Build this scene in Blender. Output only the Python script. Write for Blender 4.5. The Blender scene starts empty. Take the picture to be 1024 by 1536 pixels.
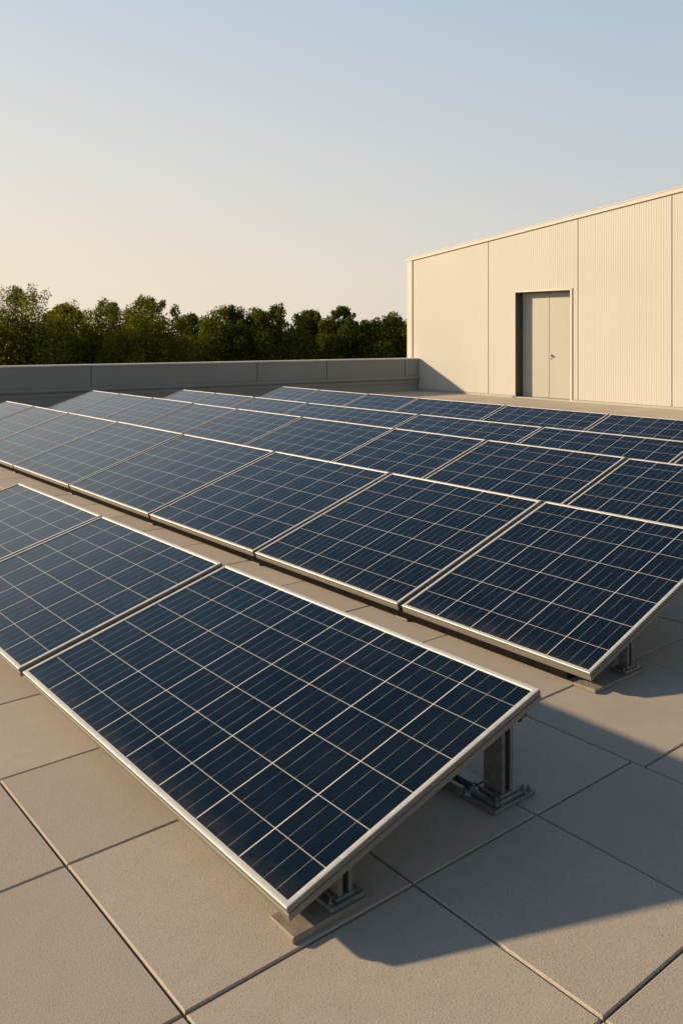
import bpy, bmesh, math, random
from mathutils import Vector, Matrix
R_ = math.radians
scene = bpy.context.scene
COL = scene.collection
H = 1.5                       # eye height; every ground position below is a multiple of it

# ------------------------------------------------------------------ camera
F, Y0, IW, IH = 1278.0, 500.0, 1024, 1536
TH = math.atan2(1042.0, 1278.0)
cam_d = bpy.data.cameras.new('camera')
cam = bpy.data.objects.new('camera', cam_d); COL.objects.link(cam)
cam.location = (0, 0, H); cam.rotation_euler = (R_(90), 0, -(math.pi / 2 - math.atan2(math.cos(TH), math.sin(TH))))
cam_d.sensor_fit = 'VERTICAL'; cam_d.sensor_height = 36.0; cam_d.lens = 36.0 * F / IH
cam_d.shift_y = -(IH / 2 - Y0) / IH
cam_d.clip_start = 0.05; cam_d.clip_end = 6000
scene.camera = cam

# ------------------------------------------------------------------ light
SUN_TO = Vector((1.71, -2.2, -1.0)).normalized()        # the way the sunlight travels
SUN_EL = math.asin(-SUN_TO.z)
SUN_AZ = math.atan2(-SUN_TO.x, -SUN_TO.y)               # from +Y towards +X
sun_d = bpy.data.lights.new('sun', 'SUN'); sun = bpy.data.objects.new('sun', sun_d); COL.objects.link(sun)
sun.rotation_euler = SUN_TO.to_track_quat('-Z', 'Y').to_euler()
sun_d.energy = 5.0; sun_d.angle = R_(1.8); sun_d.color = (1.0, 0.765, 0.49)

world = bpy.data.worlds.new('World'); scene.world = world; world.use_nodes = True
nt = world.node_tree; N = nt.nodes; L = nt.links
N.clear()
wo = N.new('ShaderNodeOutputWorld'); bg = N.new('ShaderNodeBackground')
sky = N.new('ShaderNodeTexSky'); sky.sky_type = 'NISHITA'; sky.sun_disc = False
sky.sun_elevation = SUN_EL; sky.sun_rotation = SUN_AZ
sky.air_density = 1.0; sky.dust_density = 2.2; sky.ozone_density = 1.0; sky.altitude = 50
bg.inputs['Strength'].default_value = 0.10
# evening dust layer: pale and warm low down, bluer with height and away from the sun
def wn(typ, **kw):
    n = N.new(typ)
    for k, v in kw.items(): setattr(n, k, v)
    return n
def wramp(fac, stops):
    n = wn('ShaderNodeValToRGB'); e = n.color_ramp.elements
    while len(e) < len(stops): e.new(0.5)
    for el, (p, c) in zip(e, stops): el.position = p; el.color = (*c, 1)
    n.color_ramp.interpolation = 'EASE' if False else 'LINEAR'
    L.new(fac, n.inputs[0]); return n.outputs[0]
def wmix(f, a, b, bt='MIX'):
    n = wn('ShaderNodeMix', data_type='RGBA', blend_type=bt)
    for s_, v in ((n.inputs[0], f), (n.inputs[6], a), (n.inputs[7], b)):
        if isinstance(v, (int, float)): s_.default_value = v
        else: L.new(v, s_)
    return n.outputs[2]
tc = wn('ShaderNodeTexCoord')
sx = wn('ShaderNodeSeparateXYZ'); L.new(tc.outputs['Generated'], sx.inputs[0]); elev = sx.outputs[2]
hz = wn('ShaderNodeVectorMath', operation='MULTIPLY'); L.new(tc.outputs['Generated'], hz.inputs[0]); hz.inputs[1].default_value = (1, 1, 0)
hn = wn('ShaderNodeVectorMath', operation='NORMALIZE'); L.new(hz.outputs[0], hn.inputs[0])
dt = wn('ShaderNodeVectorMath', operation='DOT_PRODUCT'); L.new(hn.outputs[0], dt.inputs[0])
dt.inputs[1].default_value = Vector((-SUN_TO.x, -SUN_TO.y, 0)).normalized()
az = dt.outputs['Value']
warm = wramp(elev, [(0.0, (.98, .85, .67)), (0.07, (.96, .83, .66)), (0.19, (.84, .81, .74)), (0.37, (.63, .71, .79)), (0.46, (.22, .36, .54)), (0.58, (.09, .18, .33)), (1.0, (.05, .09, .17))])
cool = wramp(elev, [(0.0, (.80, .72, .63)), (0.07, (.76, .72, .66)), (0.19, (.62, .67, .70)), (0.37, (.47, .59, .70)), (0.46, (.19, .33, .51)), (0.58, (.085, .17, .32)), (1.0, (.04, .08, .16))])
mr = wn('ShaderNodeMapRange'); L.new(az, mr.inputs[0]); mr.inputs[1].default_value = -0.12; mr.inputs[2].default_value = 0.6
base = wmix(mr.outputs[0], cool, warm)
bk = wn('ShaderNodeCombineXYZ')
for i_, tint in enumerate((1.0, 0.95, 0.84)):       # the sky behind the viewer is duller and a little warmer
    mk = wn('ShaderNodeMapRange'); L.new(az, mk.inputs[0]); mk.inputs[1].default_value = -0.75; mk.inputs[2].default_value = -0.2
    mk.inputs[3].default_value = 0.68 * tint; mk.inputs[4].default_value = 1.0; L.new(mk.outputs[0], bk.inputs[i_])
base = wmix(1.0, base, bk.outputs[0], 'MULTIPLY')
bg2 = wn('ShaderNodeBackground'); bg2.inputs['Strength'].default_value = 0.80; L.new(base, bg2.inputs[0])
bg.inputs['Strength'].default_value = 0.05
L.new(sky.outputs[0], bg.inputs[0])
sm = wn('ShaderNodeMixShader'); sm.inputs[0].default_value = 0.86
L.new(bg.outputs[0], sm.inputs[1]); L.new(bg2.outputs[0], sm.inputs[2]); L.new(sm.outputs[0], wo.inputs[0])

vs = scene.view_settings
vs.view_transform = 'Standard'; vs.look = 'None'; vs.gamma = 1.0; vs.exposure = 0.35
scene.cycles.max_bounces = 6; scene.cycles.caustics_reflective = False; scene.cycles.caustics_refractive = False

# ------------------------------------------------------------------ helpers
def tag(o, label=None, cat=None, group=None, kind=None):
    for k, v in (('label', label), ('category', cat), ('group', group), ('kind', kind)):
        if v: o[k] = v
    return o

def link_mesh(name, bm, mat, parent=None, smooth=False):
    me = bpy.data.meshes.new(name)
    bm.normal_update(); bm.to_mesh(me); bm.free()
    for m in (mat if isinstance(mat, (list, tuple)) else [mat]): me.materials.append(m)
    if smooth:
        for p in me.polygons: p.use_smooth = True
    o = bpy.data.objects.new(name, me); COL.objects.link(o)
    if parent: o.parent = parent
    return o

def empty(name, loc=(0, 0, 0), rot=(0, 0, 0)):
    o = bpy.data.objects.new(name, None); COL.objects.link(o)
    o.location = loc; o.rotation_euler = rot; o.empty_display_size = 0.1
    return o

def add_box(bm, x0, x1, y0, y1, z0, z1, bevel=0.0, mi=0):
    vs_ = [bm.verts.new(p) for p in ((x0,y0,z0),(x1,y0,z0),(x1,y1,z0),(x0,y1,z0),(x0,y0,z1),(x1,y0,z1),(x1,y1,z1),(x0,y1,z1))]
    fs = [bm.faces.new([vs_[i] for i in q]) for q in ((0,3,2,1),(4,5,6,7),(0,1,5,4),(1,2,6,5),(2,3,7,6),(3,0,4,7))]
    for f in fs: f.material_index = mi
    if bevel > 0:
        es = list({e for f in fs for e in f.edges})
        bmesh.ops.bevel(bm, geom=es, offset=bevel, segments=1, affect='EDGES', profile=0.5)

def add_cyl(bm, cx, cy, z0, z1, r, n=10, axis='z', mi=0):
    lo, hi = [], []
    for i in range(n):
        a = 2 * math.pi * i / n; u, v = r * math.cos(a), r * math.sin(a)
        for lst, w in ((lo, z0), (hi, z1)):
            p = {'z': (cx + u, cy + v, w), 'x': (w, cx + u, cy + v), 'y': (cx + u, w, cy + v)}[axis]
            lst.append(bm.verts.new(p))
    fs = [bm.faces.new((lo[i], lo[(i+1) % n], hi[(i+1) % n], hi[i])) for i in range(n)]
    fs += [bm.faces.new(lo[::-1]), bm.faces.new(hi)]
    for f in fs: f.material_index = mi
    if axis == 'y': bmesh.ops.reverse_faces(bm, faces=fs)

# ------------------------------------------------------------------ materials
def mat_new(name):
    m = bpy.data.materials.new(name); m.use_nodes = True
    t = m.node_tree; b = t.nodes['Principled BSDF']
    return m, t, b
def nd(t, typ, **kw):
    n = t.nodes.new(typ)
    for k, v in kw.items(): setattr(n, k, v)
    return n
def math_n(t, op, a, b=None, c=None, clamp=False):
    n = nd(t, 'ShaderNodeMath', operation=op); n.use_clamp = clamp
    for i, v in enumerate((a, b, c)):
        if v is None: continue
        if isinstance(v, (int, float)): n.inputs[i].default_value = v
        else: t.links.new(v, n.inputs[i])
    return n.outputs[0]
def mix_c(t, fac, a, b, blend='MIX'):
    n = nd(t, 'ShaderNodeMix', data_type='RGBA', blend_type=blend)
    for s, v in ((n.inputs[0], fac), (n.inputs[6], a), (n.inputs[7], b)):
        if isinstance(v, (int, float)): s.default_value = v
        elif isinstance(v, (tuple, list)): s.default_value = (*v[:3], 1)
        else: t.links.new(v, s)
    return n.outputs[2]
def ramp(t, fac, stops):
    n = nd(t, 'ShaderNodeValToRGB'); e = n.color_ramp.elements
    while len(e) < len(stops): e.new(0.5)
    for el, (p, c) in zip(e, stops):
        el.position = p; el.color = (c, c, c, 1) if isinstance(c, (int, float)) else (*c, 1)
    t.links.new(fac, n.inputs[0]); return n.outputs[0]
def noise(t, vec, scale, detail=3, rough=0.55):
    n = nd(t, 'ShaderNodeTexNoise'); n.inputs['Scale'].default_value = scale
    n.inputs['Detail'].default_value = detail; n.inputs['Roughness'].default_value = rough
    if vec is not None: t.links.new(vec, n.inputs['Vector'])
    return n.outputs['Fac']
def bump(t, b, h, strength, dist):
    n = nd(t, 'ShaderNodeBump'); n.inputs['Strength'].default_value = strength; n.inputs['Distance'].default_value = dist
    t.links.new(h, n.inputs['Height']); t.links.new(n.outputs[0], b.inputs['Normal'])
def obj_vec(t): return nd(t, 'ShaderNodeTexCoord').outputs['Object']

def metal(name, col, rough, metallic, var=0.15, scale=18, brushed=None):
    m, t, b = mat_new(name); v = obj_vec(t)
    if brushed:
        mp = nd(t, 'ShaderNodeMapping'); mp.inputs['Scale'].default_value = brushed; t.links.new(v, mp.inputs[0]); v = mp.outputs[0]
    n = noise(t, v, scale, 5, 0.65)
    t.links.new(mix_c(t, ramp(t, n, [(0.3, 0.0), (0.7, 1.0)]), tuple(c * (1 - var) for c in col), tuple(min(1, c * (1 + var * .6)) for c in col)), b.inputs['Base Color'])
    t.links.new(ramp(t, n, [(0.25, rough * 0.8), (0.75, min(1, rough * 1.25))]), b.inputs['Roughness'])
    b.inputs['Metallic'].default_value = metallic
    return m

M = {}
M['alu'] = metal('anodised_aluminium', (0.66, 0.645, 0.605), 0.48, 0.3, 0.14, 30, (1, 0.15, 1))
M['alu_shaded'] = metal('shaded_frame_side', (0.24, 0.225, 0.20), 0.55, 0.2, 0.3, 26, (1, 0.12, 14))  # lip's aluminium darkened, so the sides' shade is in the colour
M['galv'] = metal('galvanised_steel', (0.22, 0.23, 0.215), 0.45, 0.4, 0.3, 40)
M['plate'] = metal('weathered_plate', (0.27, 0.235, 0.19), 0.7, 0.1, 0.25, 30)
M['dark'] = metal('black_steel', (0.02, 0.022, 0.02), 0.6, 0.1, 0.2, 30)
M['rail'] = None
M['back'] = metal('panel_backsheet', (0.10, 0.10, 0.10), 0.6, 0.0, 0.1)

def make_cells():
    m, t, b = mat_new('solar_cells')
    uv = nd(t, 'ShaderNodeUVMap', uv_map='cells').outputs[0]
    sep = nd(t, 'ShaderNodeSeparateXYZ'); t.links.new(uv, sep.inputs[0]); u, v = sep.outputs[0], sep.outputs[1]
    ob = obj_vec(t)
    def near_int(x, w, soft):      # 1 on the lines at whole numbers
        d = math_n(t, 'ABSOLUTE', math_n(t, 'SUBTRACT', math_n(t, 'FRACT', math_n(t, 'ADD', x, 0.5)), 0.5))
        return math_n(t, 'SUBTRACT', 1.0, math_n(t, 'SMOOTHSTEP', d, w, w + soft)) if False else \
               math_n(t, 'MULTIPLY', math_n(t, 'SUBTRACT', w + soft, d), 1.0 / soft, clamp=True)
    lu = near_int(u, 0.0060, 0.0045)                        # ribbons that run up the slope
    lv = near_int(v, 0.0065, 0.006)                        # gaps that run along the row
    # thin busbars: three to a cell, fading in and out along their length
    mp = nd(t, 'ShaderNodeMapping'); mp.inputs['Scale'].default_value = (9.0, 0.7, 1); t.links.new(uv, mp.inputs[0])
    fade = ramp(t, noise(t, mp.outputs[0], 1.6, 2), [(0.34, 0.25), (0.60, 1.0)])
    lb = math_n(t, 'MULTIPLY', near_int(math_n(t, 'MULTIPLY', u, 4.0), 0.013, 0.014), fade)
    # finger streaks inside the cells
    mp2 = nd(t, 'ShaderNodeMapping'); mp2.inputs['Scale'].default_value = (1.4, 46, 1)
    mp2.inputs['Rotation'].default_value = (0, 0, 0)
    sw = nd(t, 'ShaderNodeCombineXYZ'); t.links.new(v, sw.inputs[0]); t.links.new(u, sw.inputs[1])
    t.links.new(sw.outputs[0], mp2.inputs[0])
    streak = ramp(t, noise(t, mp2.outputs[0], 1.0, 4, 0.7), [(0.36, 0.0), (0.70, 1.0)])
    # one random value per cell and per panel
    fl = nd(t, 'ShaderNodeVectorMath', operation='FLOOR'); t.links.new(uv, fl.inputs[0])
    oi = nd(t, 'ShaderNodeObjectInfo')
    ad = nd(t, 'ShaderNodeVectorMath', operation='ADD'); t.links.new(fl.outputs[0], ad.inputs[0])
    cr = nd(t, 'ShaderNodeCombineXYZ'); t.links.new(math_n(t, 'MULTIPLY', oi.outputs['Random'], 97.0), cr.inputs[2]); t.links.new(cr.outputs[0], ad.inputs[1])
    wn = nd(t, 'ShaderNodeTexWhiteNoise', noise_dimensions='3D'); t.links.new(ad.outputs[0], wn.inputs['Vector'])
    cell = mix_c(t, wn.outputs[0], (0.0018, 0.0054, 0.0098), (0.0032, 0.0084, 0.0142))
    cell = mix_c(t, noise(t, ob, 9, 4), cell, (0.0046, 0.0102, 0.0178))
    cell = mix_c(t, math_n(t, 'MULTIPLY', streak, 0.5), cell, (0.010, 0.020, 0.030))
    c = mix_c(t, math_n(t, 'MULTIPLY', lb, 0.55), cell, (0.40, 0.39, 0.36))
    c = mix_c(t, math_n(t, 'MULTIPLY', lv, 0.70), c, (0.66, 0.63, 0.56))
    c = mix_c(t, math_n(t, 'MULTIPLY', lu, 0.92), c, (0.78, 0.75, 0.68))
    # a film of dust that gathers unevenly
    dust = ramp(t, noise(t, ob, 2.3, 5, 0.7), [(0.45, 0.0), (0.8, 0.022)])
    c = mix_c(t, dust, c, (0.30, 0.26, 0.20))
    edge = math_n(t, 'MULTIPLY', math_n(t, 'SUBTRACT', 0.55, v), 0.16, clamp=True)     # silt line along the low edge
    c = mix_c(t, math_n(t, 'MULTIPLY', edge, ramp(t, noise(t, ob, 14, 5, 0.7), [(0.35, 0.1), (0.65, 1.0)])), c, (0.34, 0.29, 0.22))
    t.links.new(c, b.inputs['Base Color'])
    t.links.new(ramp(t, noise(t, ob, 6, 4), [(0.3, 0.08), (0.75, 0.17)]), b.inputs['Roughness'])
    b.inputs['IOR'].default_value = 1.45; b.inputs['Specular Tint'].default_value = (0.32, 0.54, 0.72, 1)
    bump(t, b, streak, 0.06, 0.0015)
    return m
M['cells'] = make_cells()

def make_paver():
    m, t, b = mat_new('concrete_paver'); v = obj_vec(t)
    at = nd(t, 'ShaderNodeAttribute', attribute_name='tone').outputs['Fac']
    big = noise(t, v, 1.1, 5, 0.6); mid = noise(t, v, 14, 4, 0.6); fine = noise(t, v, 210, 3, 0.8)
    c = mix_c(t, ramp(t, big, [(0.3, 0.0), (0.7, 1.0)]), (0.49, 0.43, 0.355), (0.555, 0.49, 0.405))
    c = mix_c(t, at, c, mix_c(t, 1.0, c, (0.83, 0.83, 0.84), 'MULTIPLY'))
    c = mix_c(t, ramp(t, mid, [(0.35, 0.25), (0.75, 0.0)]), c, (0.35, 0.31, 0.25))
    c = mix_c(t, ramp(t, fine, [(0.32, 0.7), (0.46, 0.0)]), c, (0.23, 0.20, 0.16))
    c = mix_c(t, ramp(t, fine, [(0.56, 0.0), (0.72, 0.6)]), c, (0.64, 0.575, 0.475))
    st = noise(t, v, 0.75, 6, 0.62)
    c = mix_c(t, ramp(t, st, [(0.60, 0.0), (0.74, 0.30)]), c, (0.26, 0.215, 0.175))
    t.links.new(c, b.inputs['Base Color']); b.inputs['Roughness'].default_value = 0.88
    b.inputs['Specular IOR Level'].default_value = 0.25
    bump(t, b, math_n(t, 'ADD', fine, math_n(t, 'MULTIPLY', mid, 0.6)), 0.42, 0.003)
    return m
M['paver'] = make_paver()

def plain(name, c1, c2, rough=0.8, scale=3.0, fine=60, spec=0.3, bstr=0.1):
    m, t, b = mat_new(name); v = obj_vec(t)
    c = mix_c(t, ramp(t, noise(t, v, scale, 5), [(0.3, 0.0), (0.7, 1.0)]), c1, c2)
    t.links.new(c, b.inputs['Base Color']); b.inputs['Roughness'].default_value = rough
    b.inputs['Specular IOR Level'].default_value = spec
    bump(t, b, noise(t, v, fine, 3), bstr, 0.002)
    return m
M['rail'] = plain('shade_black_rail', (0.008, 0.008, 0.007), (0.016, 0.015, 0.013), 1.0, 20, 60, 0.03)  # shade below the panel edges is put into this near-black
M['bedding'] = plain('joint_bedding', (0.035, 0.03, 0.025), (0.06, 0.05, 0.04), 0.95)
M['cladding'] = plain('cream_cladding', (0.525, 0.51, 0.465), (0.555, 0.54, 0.495), 0.55, 0.5, 30, 0.35, 0.03)
M['trim'] = plain('cream_trim', (0.58, 0.545, 0.475), (0.62, 0.58, 0.51), 0.5, 0.8, 30, 0.4, 0.02)
M['door'] = plain('door_paint', (0.42, 0.405, 0.36), (0.45, 0.435, 0.385), 0.5, 1.2, 30, 0.4, 0.02)
M['parapet'] = plain('grey_parapet_paint', (0.235, 0.25, 0.24), (0.27, 0.285, 0.27), 0.7, 0.7, 50, 0.3, 0.06)
M['coping'] = plain('pale_coping', (0.66, 0.63, 0.57), (0.72, 0.68, 0.62), 0.5, 1.5, 40, 0.4, 0.03)
M['jamb'] = plain('shaded_jamb', (0.075, 0.078, 0.07), (0.09, 0.092, 0.083), 0.6, 1.2, 30, 0.3, 0.02)  # dark colour carries the shade of the door reveal
M['soil'] = plain('meadow', (0.045, 0.055, 0.02), (0.08, 0.075, 0.035), 0.95, 0.05, 4, 0.1, 0.3)
M['render'] = plain('grey_render', (0.30, 0.29, 0.27), (0.36, 0.34, 0.31), 0.9, 0.6)
M['bark'] = plain('bark', (0.045, 0.034, 0.024), (0.08, 0.06, 0.042), 0.95, 6, 30, 0.1, 0.6)

def make_leaf(name, c1, c2):
    m, t, b = mat_new(name)
    at = nd(t, 'ShaderNodeAttribute', attribute_name='tone').outputs['Fac']
    c = mix_c(t, at, c1, c2)
    df = nd(t, 'ShaderNodeBsdfDiffuse'); tr = nd(t, 'ShaderNodeBsdfTranslucent'); mx = nd(t, 'ShaderNodeMixShader')
    t.links.new(c, df.inputs[0]); t.links.new(mix_c(t, 1.0, c, (1.0, 1.0, 0.5), 'MULTIPLY'), tr.inputs[0])
    mx.inputs[0].default_value = 0.5
    t.links.new(df.outputs[0], mx.inputs[1]); t.links.new(tr.outputs[0], mx.inputs[2])
    t.links.new(mx.outputs[0], t.nodes['Material Output'].inputs[0]); t.nodes.remove(b)
    return m
M['leaf_a'] = make_leaf('leaf_olive', (0.075, 0.092, 0.016), (0.27, 0.27, 0.045))
M['leaf_b'] = make_leaf('leaf_dark', (0.052, 0.070, 0.013), (0.18, 0.195, 0.036))

# ------------------------------------------------------------------ setting
bm = bmesh.new()
bmesh.ops.create_circle(bm, cap_ends=True, radius=3000, segments=64)
g = link_mesh('ground', bm, M['soil']); g.location = (0, 0, -7.0); tag(g, kind='structure')

WALL_S = 10.473 * H
bm = bmesh.new(); add_box(bm, -14, WALL_S + 9, -9, 20, -6.99, -0.03)
tag(link_mesh('roof_slab', bm, M['bedding']), kind='structure')

def roof_pavers():
    random.seed(4)
    S = [0.612, 1.08, 1.432, 1.784, 2.365]
    while S[0] > -4.2: S.insert(0, S[0] - 0.42)
    while S[-1] < 10.1: S.append(S[-1] + 0.405)
    S[-1] = 10.47
    Ra = [0.722, 1.116, 1.568, 1.962, 2.36]; Rb = [0.722, 1.083, 1.46, 1.97, 2.36]
    for R in (Ra, Rb):
        while R[0] > -2.0: R.insert(0, R[0] - 0.4)
        while R[-1] < 12.2: R.append(R[-1] + 0.402)
    bm = bmesh.new(); tone = []
    gap, bev = 0.0034, 0.003
    for i in range(len(S) - 1):
        R = Rb if S[i] > 1.75 else Ra
        for j in range(len(R) - 1):
            x0, x1, y0, y1 = S[i]*H + gap, S[i+1]*H - gap, R[j]*H + gap, R[j+1]*H - gap
            dz = random.uniform(-0.0012, 0.0012)
            lo = [bm.verts.new(p) for p in ((x0,y0,-0.03),(x1,y0,-0.03),(x1,y1,-0.03),(x0,y1,-0.03))]
            mi = [bm.verts.new((v.co.x, v.co.y, dz - bev)) for v in lo]
            c = Vector(((x0+x1)/2, (y0+y1)/2, 0))
            up = [bm.verts.new((v.co.x + math.copysign(bev, c.x - v.co.x), v.co.y + math.copysign(bev, c.y - v.co.y), dz)) for v in lo]
            k = random.random()
            for a, b_ in ((lo, mi), (mi, up)):
                for q in range(4):
                    bm.faces.new((a[q], a[(q+1) % 4], b_[(q+1) % 4], b_[q])); tone.append(k)
            bm.faces.new(up); tone.append(k)
    o = link_mesh('roof_deck', bm, M['paver'])
    at = o.data.attributes.new('tone', 'FLOAT', 'FACE'); at.data.foreach_set('value', tone)
    return tag(o, kind='structure')
roof_pavers()

# ------------------------------------------------------------------ building
def wall_z(R): return (2.325 + (10.972 - R) * 0.112) * H
def corrugated(bm, ya, yb, zlo, zhi, x0, pitch=0.054, depth=0.002):
    """vertical ribs facing -x between y=ya..yb (ya<yb); zhi may be a function of y"""
    prof = []; y = ya
    n = max(1, round((yb - ya) / pitch)); p = (yb - ya) / n
    for i in range(n):
        a = ya + i * p
        prof += [(a, 0), (a + p*0.12, -depth), (a + p*0.48, -depth), (a + p*0.60, 0)]
    prof.append((yb, 0))
    top = lambda y: zhi(y) if callable(zhi) else zhi
    pv = [(bm.verts.new((x0 + d, y, zlo)), bm.verts.new((x0 + d, y, top(y)))) for y, d in prof]
    for a, b_ in zip(pv, pv[1:]): bm.faces.new((b_[0], a[0], a[1], b_[1]))

def building():
    Y1 = 10.972 * H; Yn = -3.5 * H
    b = empty('rooftop_building', (WALL_S, 7.0 * H, 0))
    tag(b, 'cream ribbed metal clad building with sloping roofline standing on the paved roof', 'building')
    def P(name, bm, m, parent=None):
        o = link_mesh(name, bm, m)
        o.data.transform(Matrix.Translation((-b.location.x, -b.location.y, 0)))
        o.parent = parent or b
        return o
    dl, dr, dtop = 8.562 * H, 7.549 * H, 1.633 * H
    rec = 0.147 * H
    joints = [10.854, 9.117, 7.42, 5.958, 4.4, 2.9, 1.4, -0.1, -1.6]
    ztop = lambda y: wall_z(y / H) - 0.012
    ys = [j * H for j in joints] + [Yn]
    gapj = 0.008
    for ya, yb in zip(ys, ys[1:]):
        lo, hi = yb + gapj, ya - gapj
        bm = bmesh.new()
        if lo < dl + 0.03 and hi > dr - 0.03:             # the door opening is cut out
            corrugated(bm, dl + 0.035, hi, 0.05, ztop, WALL_S)
            corrugated(bm, dr - 0.035, dl + 0.035, dtop + 0.035, ztop, WALL_S)
            if lo < dr - 0.05: corrugated(bm, lo, dr - 0.035, 0.05, ztop, WALL_S)
        else:
            corrugated(bm, lo, hi, 0.05, ztop, WALL_S)
        P('cladding_panel', bm, M['cladding'])
    # backing body behind the cladding, with the door recess left open
    bm = bmesh.new(); bx = WALL_S + 0.012; far = WALL_S + 8.0
    def body(y0, y1, z0, f=bx):
        v = [bm.verts.new(p) for p in ((f,y0,z0),(far,y0,z0),(far,y1,z0),(f,y1,z0),(f,y0,ztop(y0)-.02),(far,y0,ztop(y0)-.02),(far,y1,ztop(y1)-.02),(f,y1,ztop(y1)-.02))]
        for q in ((0,3,2,1),(4,5,6,7),(0,1,5,4),(1,2,6,5),(2,3,7,6),(3,0,4,7)): bm.faces.new([v[i] for i in q])
    body(dl + 0.02, Y1 - 0.004, -0.02); body(Yn, dr - 0.02, -0.02); body(dr - 0.02, dl + 0.02, dtop + 0.02)
    body(dr - 0.02, dl + 0.02, -0.02, WALL_S + rec + 0.06)
    P('wall', bm, M['bedding'])
    bm = bmesh.new(); add_box(bm, WALL_S - 0.016, WALL_S + 8.02, Y1 - 0.004, Y1 + 0.03, -0.02, ztop(Y1)); 
    add_box(bm, WALL_S - 0.022, WALL_S, 10.86 * H, Y1 - 0.004, -0.02, ztop(Y1), 0.004)
    P('corner_trim', bm, M['trim'])
    # sloping fascia and roof
    bm = bmesh.new()
    def prism(x0, x1, za, zb, y0, y1, off0, off1):
        v = [bm.verts.new(p) for p in ((x0,y0,wall_z(y0/H)+off0),(x1,y0,wall_z(y0/H)+off0),(x1,y1,wall_z(y1/H)+off0),(x0,y1,wall_z(y1/H)+off0),
              (x0,y0,wall_z(y0/H)+off1),(x1,y0,wall_z(y0/H)+off1),(x1,y1,wall_z(y1/H)+off1),(x0,y1,wall_z(y1/H)+off1))]
        for q in ((0,3,2,1),(4,5,6,7),(0,1,5,4),(1,2,6,5),(2,3,7,6),(3,0,4,7)): bm.faces.new([v[i] for i in q])
    prism(WALL_S - 0.034, WALL_S + 0.15, 0, 0, Yn, Y1 + 0.05, -0.078, 0.0)
    prism(WALL_S - 0.042, WALL_S + 0.17, 0, 0, Yn, Y1 + 0.06, 0.001, 0.02)
    P('fascia', bm, M['trim'])
    bm = bmesh.new(); prism(WALL_S + 0.152, WALL_S + 8.1, 0, 0, Yn, Y1 + 0.05, -0.06, -0.01)
    P('roof', bm, M['render'])
    bm = bmesh.new()
    add_box(bm, WALL_S - 0.03, WALL_S, dl + 0.06, Y1, 0.0, 0.045); add_box(bm, WALL_S - 0.03, WALL_S, Yn, dr - 0.06, 0.0, 0.045)
    P('base_flashing', bm, M['door'])
    # double door
    df = bmesh.new(); X2 = WALL_S + rec
    add_box(df, WALL_S - 0.022, WALL_S + 0.012, dl, dl + 0.03, 0.0, dtop + 0.045, 0.003)
    add_box(df, WALL_S - 0.022, WALL_S + 0.012, dr - 0.055, dr, 0.0, dtop + 0.045, 0.003)
    add_box(df, WALL_S - 0.022, WALL_S + 0.012, dr + .001, dl - .001, dtop, dtop + 0.045, 0.003)
    P('door_frame', df, M['trim'])
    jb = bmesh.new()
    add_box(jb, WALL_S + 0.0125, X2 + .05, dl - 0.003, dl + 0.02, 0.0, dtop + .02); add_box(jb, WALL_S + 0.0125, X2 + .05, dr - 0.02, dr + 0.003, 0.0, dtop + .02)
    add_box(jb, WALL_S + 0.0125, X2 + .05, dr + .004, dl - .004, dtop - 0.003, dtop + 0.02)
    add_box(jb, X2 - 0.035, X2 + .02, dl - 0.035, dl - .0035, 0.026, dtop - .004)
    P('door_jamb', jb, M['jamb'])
    tb = bmesh.new(); add_box(tb, WALL_S - 0.01, X2 + .02, dr + .004, dl - .004, 0.0, 0.025); P('threshold', tb, M['door'])
    mid = (dl + dr) / 2 + 0.0
    for ya, yb in ((mid + 0.006, dl - 0.004), (dr + 0.004, mid - 0.006)):
        bm = bmesh.new(); add_box(bm, WALL_S + rec, WALL_S + rec + 0.05, ya, yb, 0.03, dtop - 0.012, 0.004)
        d = P('door', bm, M['door'])
        if yb < mid:
            hb = bmesh.new()
            add_cyl(hb, yb - 0.07, 1.0, WALL_S + rec - 0.012, WALL_S + rec, 0.032, 16, 'x')
            add_cyl(hb, yb - 0.07, 1.0, WALL_S + rec - 0.04, WALL_S + rec - 0.012, 0.012, 12, 'x')
            add_cyl(hb, yb - 0.07, 1.0, WALL_S + rec - 0.065, WALL_S + rec - 0.04, 0.026, 16, 'x')
            kb = bmesh.new(); add_cyl(kb, yb - 0.07, 0.92, WALL_S + rec - 0.010, WALL_S + rec, 0.02, 12, 'x'); P('lock', kb, M['galv'], d)
            P('handle', hb, M['door'], d)
            d2 = d
        else:
            sb = bmesh.new(); add_box(sb, WALL_S + rec - 0.006, WALL_S + rec - 0.0005, mid - 0.03, mid + 0.002, 0.05, dtop - 0.02, 0.001)
            P('astragal', sb, M['door'], d)
    return b
building()

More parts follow.
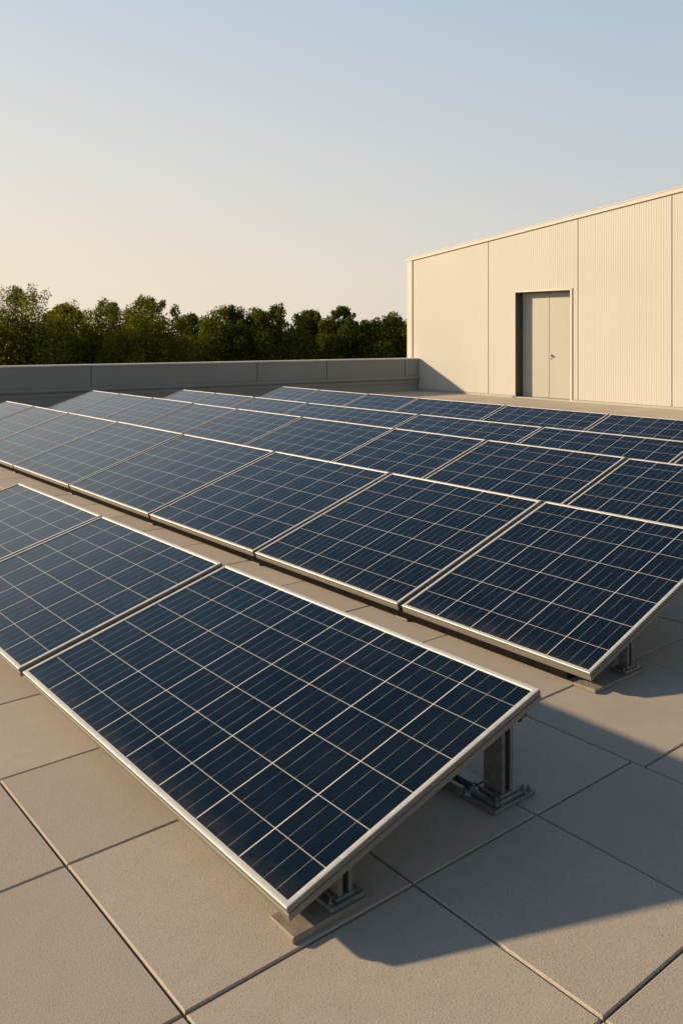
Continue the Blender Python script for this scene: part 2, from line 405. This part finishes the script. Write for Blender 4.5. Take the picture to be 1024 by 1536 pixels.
# ------------------------------------------------------------------ parapet
def parapet():
    a = R_(57.3)
    f = Vector((math.sin(TH), math.cos(TH), 0)); r = Vector((math.cos(TH), -math.sin(TH), 0))
    d = (f * math.cos(a) + r * math.sin(a)).normalized()          # towards the building
    end = Vector((WALL_S - 0.03, 10.70 * H, 0))
    rz = math.atan2(d.y, d.x)
    root = empty('roof_parapet', end, (0, 0, rz))
    tag(root, 'long grey parapet wall with pale coping and rounded ledge along the roof edge', 'parapet wall')
    LN = 34.0; top = 0.568 * H
    # local: x along the wall (0 at the building, negative to the left), -y faces the roof
    def t_at(px):        # distance along the wall that is seen at photo column px
        k = (px - 512) / F
        # (end - t d): lat = k * dep
        num = (end.dot(r) - k * end.dot(f)); den = (d.dot(r) - k * d.dot(f))
        return num / den
    js = [0.0, -t_at(607), -t_at(490), -t_at(386), -t_at(137)]
    js += [js[-1] - 5.2, js[-1] - 10.4, -LN]
    for a_, b_ in zip(js, js[1:]):
        if a_ - b_ < 0.05: continue
        bm = bmesh.new(); add_box(bm, b_ + 0.008, a_ - 0.008, 0, 0.03, 0.30, top - 0.03, 0.004)
        link_mesh('upper_panel', bm, M['parapet'], root)
    bm = bmesh.new(); add_box(bm, -LN, 0, 0.03, 0.25, -0.02, top - 0.03); add_box(bm, -LN, -0.02, 0.012, 0.03, 0.0, 0.30)
    link_mesh('wall_core', bm, M['bedding'] if False else M['parapet'], root)
    for i in range(12):
        bm = bmesh.new(); add_box(bm, -LN + i * LN / 12 + 0.003, -LN + (i + 1) * LN / 12 - 0.003, -0.022, 0.28, top - 0.03, top + (i % 3) * 0.0012, 0.006)
        link_mesh('coping', bm, M['coping'], root)
    bm = bmesh.new(); n = 12; prev = None                          # half-round ledge
    x0, x1 = -LN, -0.005
    for i in range(n + 1):
        an = math.pi * (i / n) - math.pi / 2
        y, z = -0.05 * math.cos(an) - 0.012, 0.335 + 0.05 * math.sin(an)
        cur = (bm.verts.new((x0, y, z)), bm.verts.new((x1, y, z)))
        if prev: bm.faces.new((prev[0], prev[1], cur[1], cur[0]))
        prev = cur
    add_box(bm, x0, x1, -0.0119, -0.0005, 0.27, 0.384)
    add_box(bm, x0, x1 - 0.03, -0.012, 0.0115, 0.2, 0.2699, 0.003)
    link_mesh('ledge', bm, M['parapet'], root, smooth=False)
    bm = bmesh.new(); add_box(bm, x0, x1 - 0.03, -0.004, 0.0115, 0.0, 0.11, 0.003)
    link_mesh('skirting', bm, M['parapet'], root)
parapet()

# ------------------------------------------------------------------ solar panels
LIP = 0.0185; DEP = 0.038
FR = [0, .128, .285, .453, .617, .776, .908, 1.0]           # spacing of the cell rows up the slope
ROWS = [  # z0, horizontal run, rise, low edge S, [separators R, near to far]
    (0.065, 0.6548, 0.1840, 0.8046, [1.1294, 2.3941, 3.3479, 4.3593]),
    (0.055, 0.8055, 0.2610, 2.0333, [1.4015, 2.175, 3.092, 4.0867, 5.1739, 6.2119, 7.2049, 8.0656, 8.852]),
    (0.055, 0.8055, 0.2610, 3.3704, [1.64, 2.637, 3.6424, 4.5099, 5.6182, 6.6098, 7.4124, 8.2788, 9.099, 9.8474]),
    (0.055, 0.8055, 0.2610, 4.2806, [1.72, 2.725, 3.9011, 5.192, 6.7597, 7.715, 8.5196, 9.2819]),
    (0.055, 0.8055, 0.2610, 5.5495, [2.05, 3.11, 4.1774, 5.3009, 6.4842, 7.3082, 8.2146, 8.9736]),
]
ROWNAME = ['front row', 'second row', 'third row', 'fourth row', 'back row']
ORD = ['first ', 'second ', 'third ', 'fourth ', 'fifth ', 'sixth ', 'seventh ', 'eighth ', 'ninth ']

def frame_mesh(Lx, Wy):
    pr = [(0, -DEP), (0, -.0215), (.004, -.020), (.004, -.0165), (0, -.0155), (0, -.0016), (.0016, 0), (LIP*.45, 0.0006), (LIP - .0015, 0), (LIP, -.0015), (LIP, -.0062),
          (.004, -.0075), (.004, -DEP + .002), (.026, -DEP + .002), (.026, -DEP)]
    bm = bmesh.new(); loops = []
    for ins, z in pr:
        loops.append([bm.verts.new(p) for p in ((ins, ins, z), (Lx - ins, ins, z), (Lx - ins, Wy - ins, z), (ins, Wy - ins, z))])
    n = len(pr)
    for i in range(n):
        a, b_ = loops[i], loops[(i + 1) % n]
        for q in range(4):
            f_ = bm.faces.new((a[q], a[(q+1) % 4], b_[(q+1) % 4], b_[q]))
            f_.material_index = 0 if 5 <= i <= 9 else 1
    return bm

def cell_mesh(Lx, Wy, nu):
    bm = bmesh.new(); uvl = bm.loops.layers.uv.new('cells')
    i0, i1 = LIP - 0.0035, Lx - LIP + 0.0035; j0, j1 = LIP - 0.0035, Wy - LIP + 0.0035
    z = -0.0040
    xs = [i0 + (i1 - i0) * f for f in FR]; ysn = [j0 + (j1 - j0) * k / nu for k in range(nu + 1)]
    vv = [[bm.verts.new((x, y, z)) for y in ysn] for x in xs]
    for a in range(len(xs) - 1):
        for b_ in range(nu):
            f = bm.faces.new((vv[a][b_], vv[a+1][b_], vv[a+1][b_+1], vv[a][b_+1]))
            for lp, (cu, cv) in zip(f.loops, ((b_, a), (b_, a+1), (b_+1, a+1), (b_+1, a))): lp[uvl].uv = (cu, cv)
    return bm

def panel_geo(row):
    z0, run, rise, S0, Rs = ROWS[row]
    return z0*H, math.hypot(run, rise)*H, math.atan2(rise, run), S0*H, [r*H for r in Rs]

GAP = 0.035
def build_panels():
    for row in range(5):
        z0, Lx, tilt, X0, Rs = panel_geo(row)
        n = len(Rs) - 1
        for k in range(n):
            ya, yb = Rs[k] + (GAP/2 if k else 0), Rs[k+1] - (GAP/2 if k < n-1 else 0)
            Wy = yb - ya; nu = 8 if (row == 0 and k == 0) else max(5, round(Wy / (0.158 * H)))
            rj = random.Random(row * 31 + k)
            root = empty('solar_panel', (X0 + rj.uniform(-.003, .003), ya + rj.uniform(-.002, .002), z0 + rj.uniform(-.0015, .002)), (rj.uniform(-.0015, .0015), -tilt + rj.uniform(-.003, .003), rj.uniform(-.001, .001)))
            e = n - 1 - k                                       # 0 = far left end
            if row == 0 and k == 0: lab = 'largest dark blue solar panel, nearest the camera at the front row end'
            elif k == 0 and row == 1: lab = 'dark blue solar panel at the near right end of the second row'
            elif e == 0: lab = 'blue solar panel at the far left end of the %s' % ROWNAME[row]
            else: lab = 'blue solar panel, %sfrom far left end of the %s' % (ORD[e], ROWNAME[row])
            tag(root, lab, 'solar panel', 'solar panels in tilted rows')
            link_mesh('frame', frame_mesh(Lx, Wy), [M['alu'], M['alu_shaded']], root)
            link_mesh('cell_sheet', cell_mesh(Lx, Wy, nu), M['cells'], root)
            bm = bmesh.new(); add_box(bm, LIP - .004, Lx - LIP + .004, LIP - .004, Wy - LIP + .004, -0.0074, -0.0046)
            link_mesh('back_sheet', bm, M['back'], root)
build_panels()

# ------------------------------------------------------------------ supports
def hexbolt(bm, x, y, z, r=0.009, h=0.008):
    add_cyl(bm, x, y, z, z + 0.002, r * 1.5, 12); add_cyl(bm, x, y, z + 0.002, z + h, r, 6); add_cyl(bm, x, y, z + h, z + h + 0.008, r * .5, 8)

def channel(bm, x0, x1, y0, y1, z0, z1, th=0.005):
    """C channel post, web on the -x side, open towards -y"""
    add_box(bm, x0, x0 + th, y0, y1, z0, z1); add_box(bm, x0 + th, x1 - th, y1 - th, y1, z0, z1); add_box(bm, x1 - th, x1, y0, y1, z0, z1)
    add_box(bm, x0 + th, x0 + th + 0.008, y0, y0 + th, z0, z1); add_box(bm, x1 - th - 0.008, x1 - th, y0, y0 + th, z0, z1)

def low_stand(plate_len, w, postx, th, hz):
    """origin: front near corner of its plate on the ground; x up the slope, y along the row"""
    r = empty('foot_stand')
    bm = bmesh.new(); add_box(bm, 0, plate_len, 0, w, 0.001, th, 0.003); link_mesh('base_plate', bm, M['plate'], r)
    bm = bmesh.new(); cy = w * .45
    add_box(bm, postx - 0.06, postx + 0.055, cy - 0.04, cy + 0.045, th, th + 0.012, 0.003)
    add_box(bm, postx - 0.035, postx + 0.035, cy - 0.028, cy + 0.032, th + 0.012, th + 0.02, 0.002)
    b = link_mesh('clamp_shoe', bm, M['galv'], r)
    for dx, dy in ((-0.048, -0.02), (-0.048, 0.028), (0.044, -0.02), (0.044, 0.028)):
        bm = bmesh.new(); hexbolt(bm, postx + dx, cy + dy, th + 0.012, 0.006); link_mesh('bolt', bm, M['galv'], b)
    bm = bmesh.new(); channel(bm, postx - 0.022, postx + 0.024, cy - 0.022, cy + 0.022, th + 0.02, hz); link_mesh('post', bm, M['galv'], r)
    return r

def high_stand(hz, rail_len):
    r = empty('post_stand')
    bm = bmesh.new(); add_box(bm, 0, 0.2, 0, 0.14, 0.001, 0.014, 0.003); link_mesh('base_plate', bm, M['galv'], r)
    bm = bmesh.new(); add_box(bm, 0.02, 0.165, 0.012, 0.125, 0.014, 0.026, 0.003); add_box(bm, 0.045, 0.14, 0.02, 0.115, 0.026, 0.036, 0.003)
    b = link_mesh('clamp_shoe', bm, M['galv'], r)
    for dx, dy, bz in ((0.03, 0.02, .026), (0.03, 0.115, .026), (0.155, 0.02, .026), (0.155, 0.115, .026), (0.185, 0.02, .014), (0.185, 0.115, .014)):
        bm = bmesh.new(); hexbolt(bm, dx, dy, bz, 0.008); link_mesh('bolt', bm, M['galv'], b)
    bm = bmesh.new(); channel(bm, 0.065, 0.118, 0.028, 0.105, 0.036, hz, 0.006); link_mesh('post', bm, M['galv'], r)
    if rail_len:
        bm = bmesh.new()
        add_box(bm, 0.0, 0.018, 0.141, rail_len, 0.001, 0.03, 0.002); add_box(bm, 0.05, 0.068, 0.141, rail_len, 0.001, 0.03, 0.002)
        add_box(bm, 0.018, 0.05, 0.141, rail_len, 0.001, 0.012); add_box(bm, 0.072, 0.115, 0.141, rail_len, 0.001, 0.02, 0.002)
        link_mesh('ground_rail', bm, M['galv'], r)
    return r

def head_clamp(parent, hz, tilt, y):
    """bracket and bolts between a post head and the panel frame"""
    bm = bmesh.new()
    u = lambda x: under(0, (1.36 - 0.8046) * H + x)
    add_box(bm, 0.045, 0.13, y - 0.012, y + 0.07, u(0.05) - 0.030, u(0.05) - 0.003, 0.003)
    add_box(bm, 0.095, 0.15, y - 0.035, y + 0.045, u(0.10) - 0.022, u(0.10) - 0.002, 0.003)
    add_box(bm, 0.10, 0.142, y - 0.032, y + 0.01, u(0.10) - 0.045, u(0.10) - 0.022, 0.004)
    add_cyl(bm, 0.122, y - 0.011, u(0.10) - 0.060, u(0.10) - 0.045, 0.012, 6)
    add_cyl(bm, 0.062, u(0.05) - 0.018, y - 0.024, y - 0.012, 0.009, 8, 'y')
    link_mesh('head_clamp', bm, M['dark'], parent)

def under(row, x):          # height of the frame's underside above the ground at slope position x (metres from the low edge)
    z0, Lx, tilt, X0, Rs = panel_geo(row)
    return z0 + x * math.tan(tilt) - DEP / math.cos(tilt)

def dup(root, loc):
    c = root.copy(); COL.objects.link(c); c.location = loc
    for ch in list(root.children):
        d = ch.copy(); COL.objects.link(d); d.parent = c
        for g_ in list(ch.children):
            e = g_.copy(); COL.objects.link(e); e.parent = d
    return c

# front row, near end
lo = low_stand(0.24, 0.105, 0.185, 0.019, under(0, 0.185 + 0.02)); lo.location = (0.818*H, 1.127*H, 0)
tag(lo, 'short foot stand with thin plate under the nearest low corner of the front panel', 'panel stand', 'stands under the low panel edges')
zz = under(0, (1.36 - 0.8046)*H + 0.09)
hi = high_stand(zz - 0.012, 0.62); hi.location = (1.36*H, 1.165*H, 0); head_clamp(hi, zz - 0.022, 0, 0.02)
tag(hi, 'tall channel post on bolted base holding the raised corner of the front panel', 'panel stand', 'tall posts under the high panel edges')
z0, Lx, tilt, X0, Rs = panel_geo(0)
hp = high_stand(zz - 0.012, 0); first = True
for k in range(1, 4):
    o = hp if first else dup(hp, (0, 0, 0)); first = False
    o.location = (1.36*H, Rs[k] - 0.07 - (0.1 if k == 3 else 0), 0)
    tag(o, 'tall channel post under the high edge of the front row, below the panels', 'panel stand', 'tall posts under the high panel edges')
# second row, near end and one foot at every joint
lo2 = low_stand(0.37, 0.11, 0.30, 0.016, under(1, 0.30)); lo2.location = (2.036*H, 1.385*H, 0)
tag(lo2, 'short foot stand on long flat plate under the near corner of the second row', 'panel stand', 'stands under the low panel edges')
z0, Lx, tilt, X0, Rs = panel_geo(1)
ft = low_stand(0.15, 0.09, 0.07, 0.012, 0.045); first = True
JN = ['', 'first', 'second', 'third', 'fourth', 'fifth', 'sixth', 'seventh']
for k in range(1, 8):
    o = ft if first else dup(ft, (0, 0, 0)); first = False
    o.location = (X0 + 0.012, Rs[k] - 0.045, 0)
    tag(o, 'small foot under second row low edge at the %s panel joint from near end' % JN[k], 'panel stand', 'stands under the low panel edges')
for row in range(1, 5):     # rear posts near the right-hand ends
    z0, Lx, tilt, X0, Rs = panel_geo(row)
    xo = Lx * math.cos(tilt) - 0.22
    q = high_stand(under(row, xo + 0.09) - 0.012, 0); first = True
    for k in range(len(Rs)):
        y = Rs[k] - 0.07 + (0.85 if k == 0 else 0) - (0.12 if k == len(Rs) - 1 else 0)
        o = q if first else dup(q, (0, 0, 0)); first = False
        o.location = (X0 + xo, y, 0)
        tag(o, 'tall channel post under the high edge of the %s, below the panels' % ROWNAME[row], 'panel stand', 'tall posts under the high panel edges')
# rails under the low edges, coloured near-black to stand in for the shade there
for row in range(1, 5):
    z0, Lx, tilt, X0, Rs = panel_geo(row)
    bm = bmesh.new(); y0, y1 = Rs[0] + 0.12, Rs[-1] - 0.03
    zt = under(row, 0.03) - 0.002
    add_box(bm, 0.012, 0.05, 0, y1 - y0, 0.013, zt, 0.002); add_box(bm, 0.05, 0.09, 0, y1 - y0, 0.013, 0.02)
    o = link_mesh('support_shade_rail', bm, M['rail']); o.location = (X0, y0, 0)
    tag(o, 'support rail in black for the shade under the low edge of the %s' % ROWNAME[row], 'support rail', 'rails under the panel rows')

# ------------------------------------------------------------------ trees
FV = Vector((math.sin(TH), math.cos(TH), 0)); RV = Vector((math.cos(TH), -math.sin(TH), 0))
GZ = -7.0
def leaf_cloud(blobs, n, size, rnd, droop=0.0):
    """leaf-sized quads spread through the shells of many blobs"""
    verts, faces, tone = [], [], []
    tot = sum(b[1][0]*b[1][2] for b in blobs)
    for c, rad in blobs:
        m = int(n * rad[0]*rad[2] / tot); bt = rnd.uniform(-0.25, 0.25)
        for _ in range(m):
            while True:
                p = Vector((rnd.uniform(-1, 1), rnd.uniform(-1, 1), rnd.uniform(-1, 1)))
                if 0.02 < p.length <= 1: break
            p = p.normalized() * (p.length ** 0.55) * (1 + max(-.5, min(0.24, 0.17 * rnd.gauss(0, 1))))
            q = Vector((c[0] + p.x*rad[0], c[1] + p.y*rad[1], c[2] + p.z*rad[2]))
            nrm = (p.normalized() * 0.8 + Vector((rnd.gauss(0, 1), rnd.gauss(0, 1), rnd.gauss(0, 1) + .3))).normalized()
            a = nrm.orthogonal().normalized(); a.rotate(Matrix.Rotation(rnd.uniform(0, 6.28), 3, nrm)); b_ = nrm.cross(a)
            s = size * rnd.uniform(0.6, 1.35)
            i = len(verts)
            verts += [q - a*s*.9, q + b_*s*.42 - nrm*s*.1, q + a*s*.9, q - b_*s*.42 - nrm*s*.1]
            faces.append((i, i+1, i+2, i+3)); tone.append(min(1, max(0, 0.45 + bt + rnd.gauss(0, .22))))
    return verts, faces, tone

def tree(px, top_y, width_px, depth, seed, label, leaf='leaf_a', n=55000, base_y=548):
    rnd = random.Random(seed)
    lat = (px - 512) / F * depth
    P = FV * depth + RV * lat
    ztop = H + (500 - top_y) / F * depth
    rx = width_px / 2 * 1.5 / F * depth
    root = empty('broadleaf_tree', (P.x, P.y, GZ))
    tag(root, label, 'tree', 'trees beyond the parapet')
    ht = ztop - GZ
    blobs = []
    cz0 = max(0.6, H + (500 - base_y) / F * depth - GZ - 2.5)     # lowest foliage
    span = ht - cz0
    def roof(q): return cz0 + span * (1 - 0.34 * q ** 2.6)        # dome the clumps sit under
    for i in range(58):
        a = rnd.uniform(0, 6.283); q = math.sqrt(rnd.random())
        s = rnd.uniform(0.20, 0.36) * rx * (1.1 - 0.35 * q)
        zc = roof(q) - s * 1.05 - rnd.random() ** 1.6 * (span * .62)
        rr = q * (rx - s * .6)
        blobs.append(((rr*math.cos(a), rr*math.sin(a), zc + rnd.uniform(-.12, .05)), (s, s, s * rnd.uniform(.85, 1.1))))
    for i in range(26):                                           # sprigs that break the outline
        a = rnd.uniform(0, 6.283); q = rnd.uniform(0, .72)
        s = rnd.uniform(0.06, 0.12) * rx
        blobs.append(((q*rx*math.cos(a), q*rx*math.sin(a), roof(q) - s * rnd.uniform(.2, 2.2)), (s, s, s * 1.3)))
    blobs.append(((0, 0, cz0 + span * .42), (rx * .86, rx * .86, span * .42)))
    vts, fcs, tn = leaf_cloud(blobs, n, 0.043 * depth / 26, rnd)
    me = bpy.data.meshes.new('crown'); me.from_pydata([tuple(v) for v in vts], [], fcs); me.materials.append(M[leaf])
    at = me.attributes.new('tone', 'FLOAT', 'FACE'); at.data.foreach_set('value', tn)
    o = bpy.data.objects.new('crown', me); COL.objects.link(o); o.parent = root
    # trunk and limbs
    bm = bmesh.new()
    def limb(p0, p1, r0, r1, k=8):
        d = (p1 - p0).normalized(); a = d.orthogonal().normalized(); b_ = d.cross(a)
        r1_, r2_ = [], []
        for i in range(k):
            t_ = 2*math.pi*i/k; w = a*math.cos(t_) + b_*math.sin(t_)
            r1_.append(bm.verts.new(p0 + w*r0)); r2_.append(bm.verts.new(p1 + w*r1))
        for i in range(k): bm.faces.new((r1_[i], r1_[(i+1) % k], r2_[(i+1) % k], r2_[i]))
        bm.faces.new(r2_)
    p = Vector((0, 0, 0)); r = 0.24
    pts = [p]
    for i in range(5):
        q = p + Vector((rnd.gauss(0, .12), rnd.gauss(0, .12), ht * .17)); limb(p, q, r, r * .8); r *= .8; p = q; pts.append(p)
    for c, rad in rnd.sample(blobs[:58], 14):
        s = rnd.choice(pts[2:]); limb(s, Vector(c), 0.07, 0.015, 6)
    link_mesh('trunk', bm, M['bark'], root)

TREES = [
    (-95, 440, 150, 27, 'leaf_a', 'olive green tree at the left edge of the photo, cut by the frame'),
    (28, 431, 150, 26, 'leaf_a', 'tallest olive green tree behind the parapet at far left with gappy crown'),
    (98, 458, 70, 29, 'leaf_a', 'narrow dark tree filling the dip beside the tallest left tree'),
    (160, 452, 105, 27, 'leaf_a', 'bushy green tree with pointed crown, second large one from the left'),
    (225, 446, 95, 26, 'leaf_a', 'loose crowned tree with sky showing through its right side'),
    (288, 473, 80, 30, 'leaf_b', 'low dark tree in the dip between two taller clumps'),
    (347, 460, 95, 28, 'leaf_b', 'rounded dark green tree left of the middle clump'),
    (412, 458, 90, 28, 'leaf_b', 'rounded dark tree forming the middle clump behind the parapet'),
    (465, 468, 70, 30, 'leaf_b', 'smaller dark tree right of the middle clump'),
    (513, 464, 66, 29, 'leaf_b', 'dark tree with small domed top, second from the cream building'),
    (583, 474, 90, 29, 'leaf_b', 'dark low tree closest to the corner of the cream building'),
    (550, 482, 70, 31, 'leaf_b', 'dark short tree filling the notch near the cream building'),
]
for i, (px, ty, w, dp, leaf, lab) in enumerate(TREES): tree(px, ty, w, dp, 20 + i, lab, leaf)

def far_wood():
    rnd = random.Random(77); blobs = []
    for i in range(150):
        px = rnd.uniform(-420, 900); dp = rnd.uniform(34, 40)
        P = FV * dp + RV * ((px - 512) / F * dp)
        zt = H + (500 - rnd.uniform(484, 512)) / F * dp
        z = zt - rnd.uniform(0.6, 4.0); s = rnd.uniform(1.0, 1.7)
        blobs.append(((P.x, P.y, z), (s, s, min(s * 1.2, zt - z + .3))))
    vts, fcs, tn = leaf_cloud(blobs, 42000, 0.17, rnd)
    me = bpy.data.meshes.new('far_wood'); me.from_pydata([tuple(v) for v in vts], [], fcs); me.materials.append(M['leaf_b'])
    at = me.attributes.new('tone', 'FLOAT', 'FACE'); at.data.foreach_set('value', tn)
    o = bpy.data.objects.new('far_wood', me); COL.objects.link(o)
    tag(o, 'dark mass of woodland closing the gaps behind the nearer trees', 'woodland', kind='stuff')
far_wood()
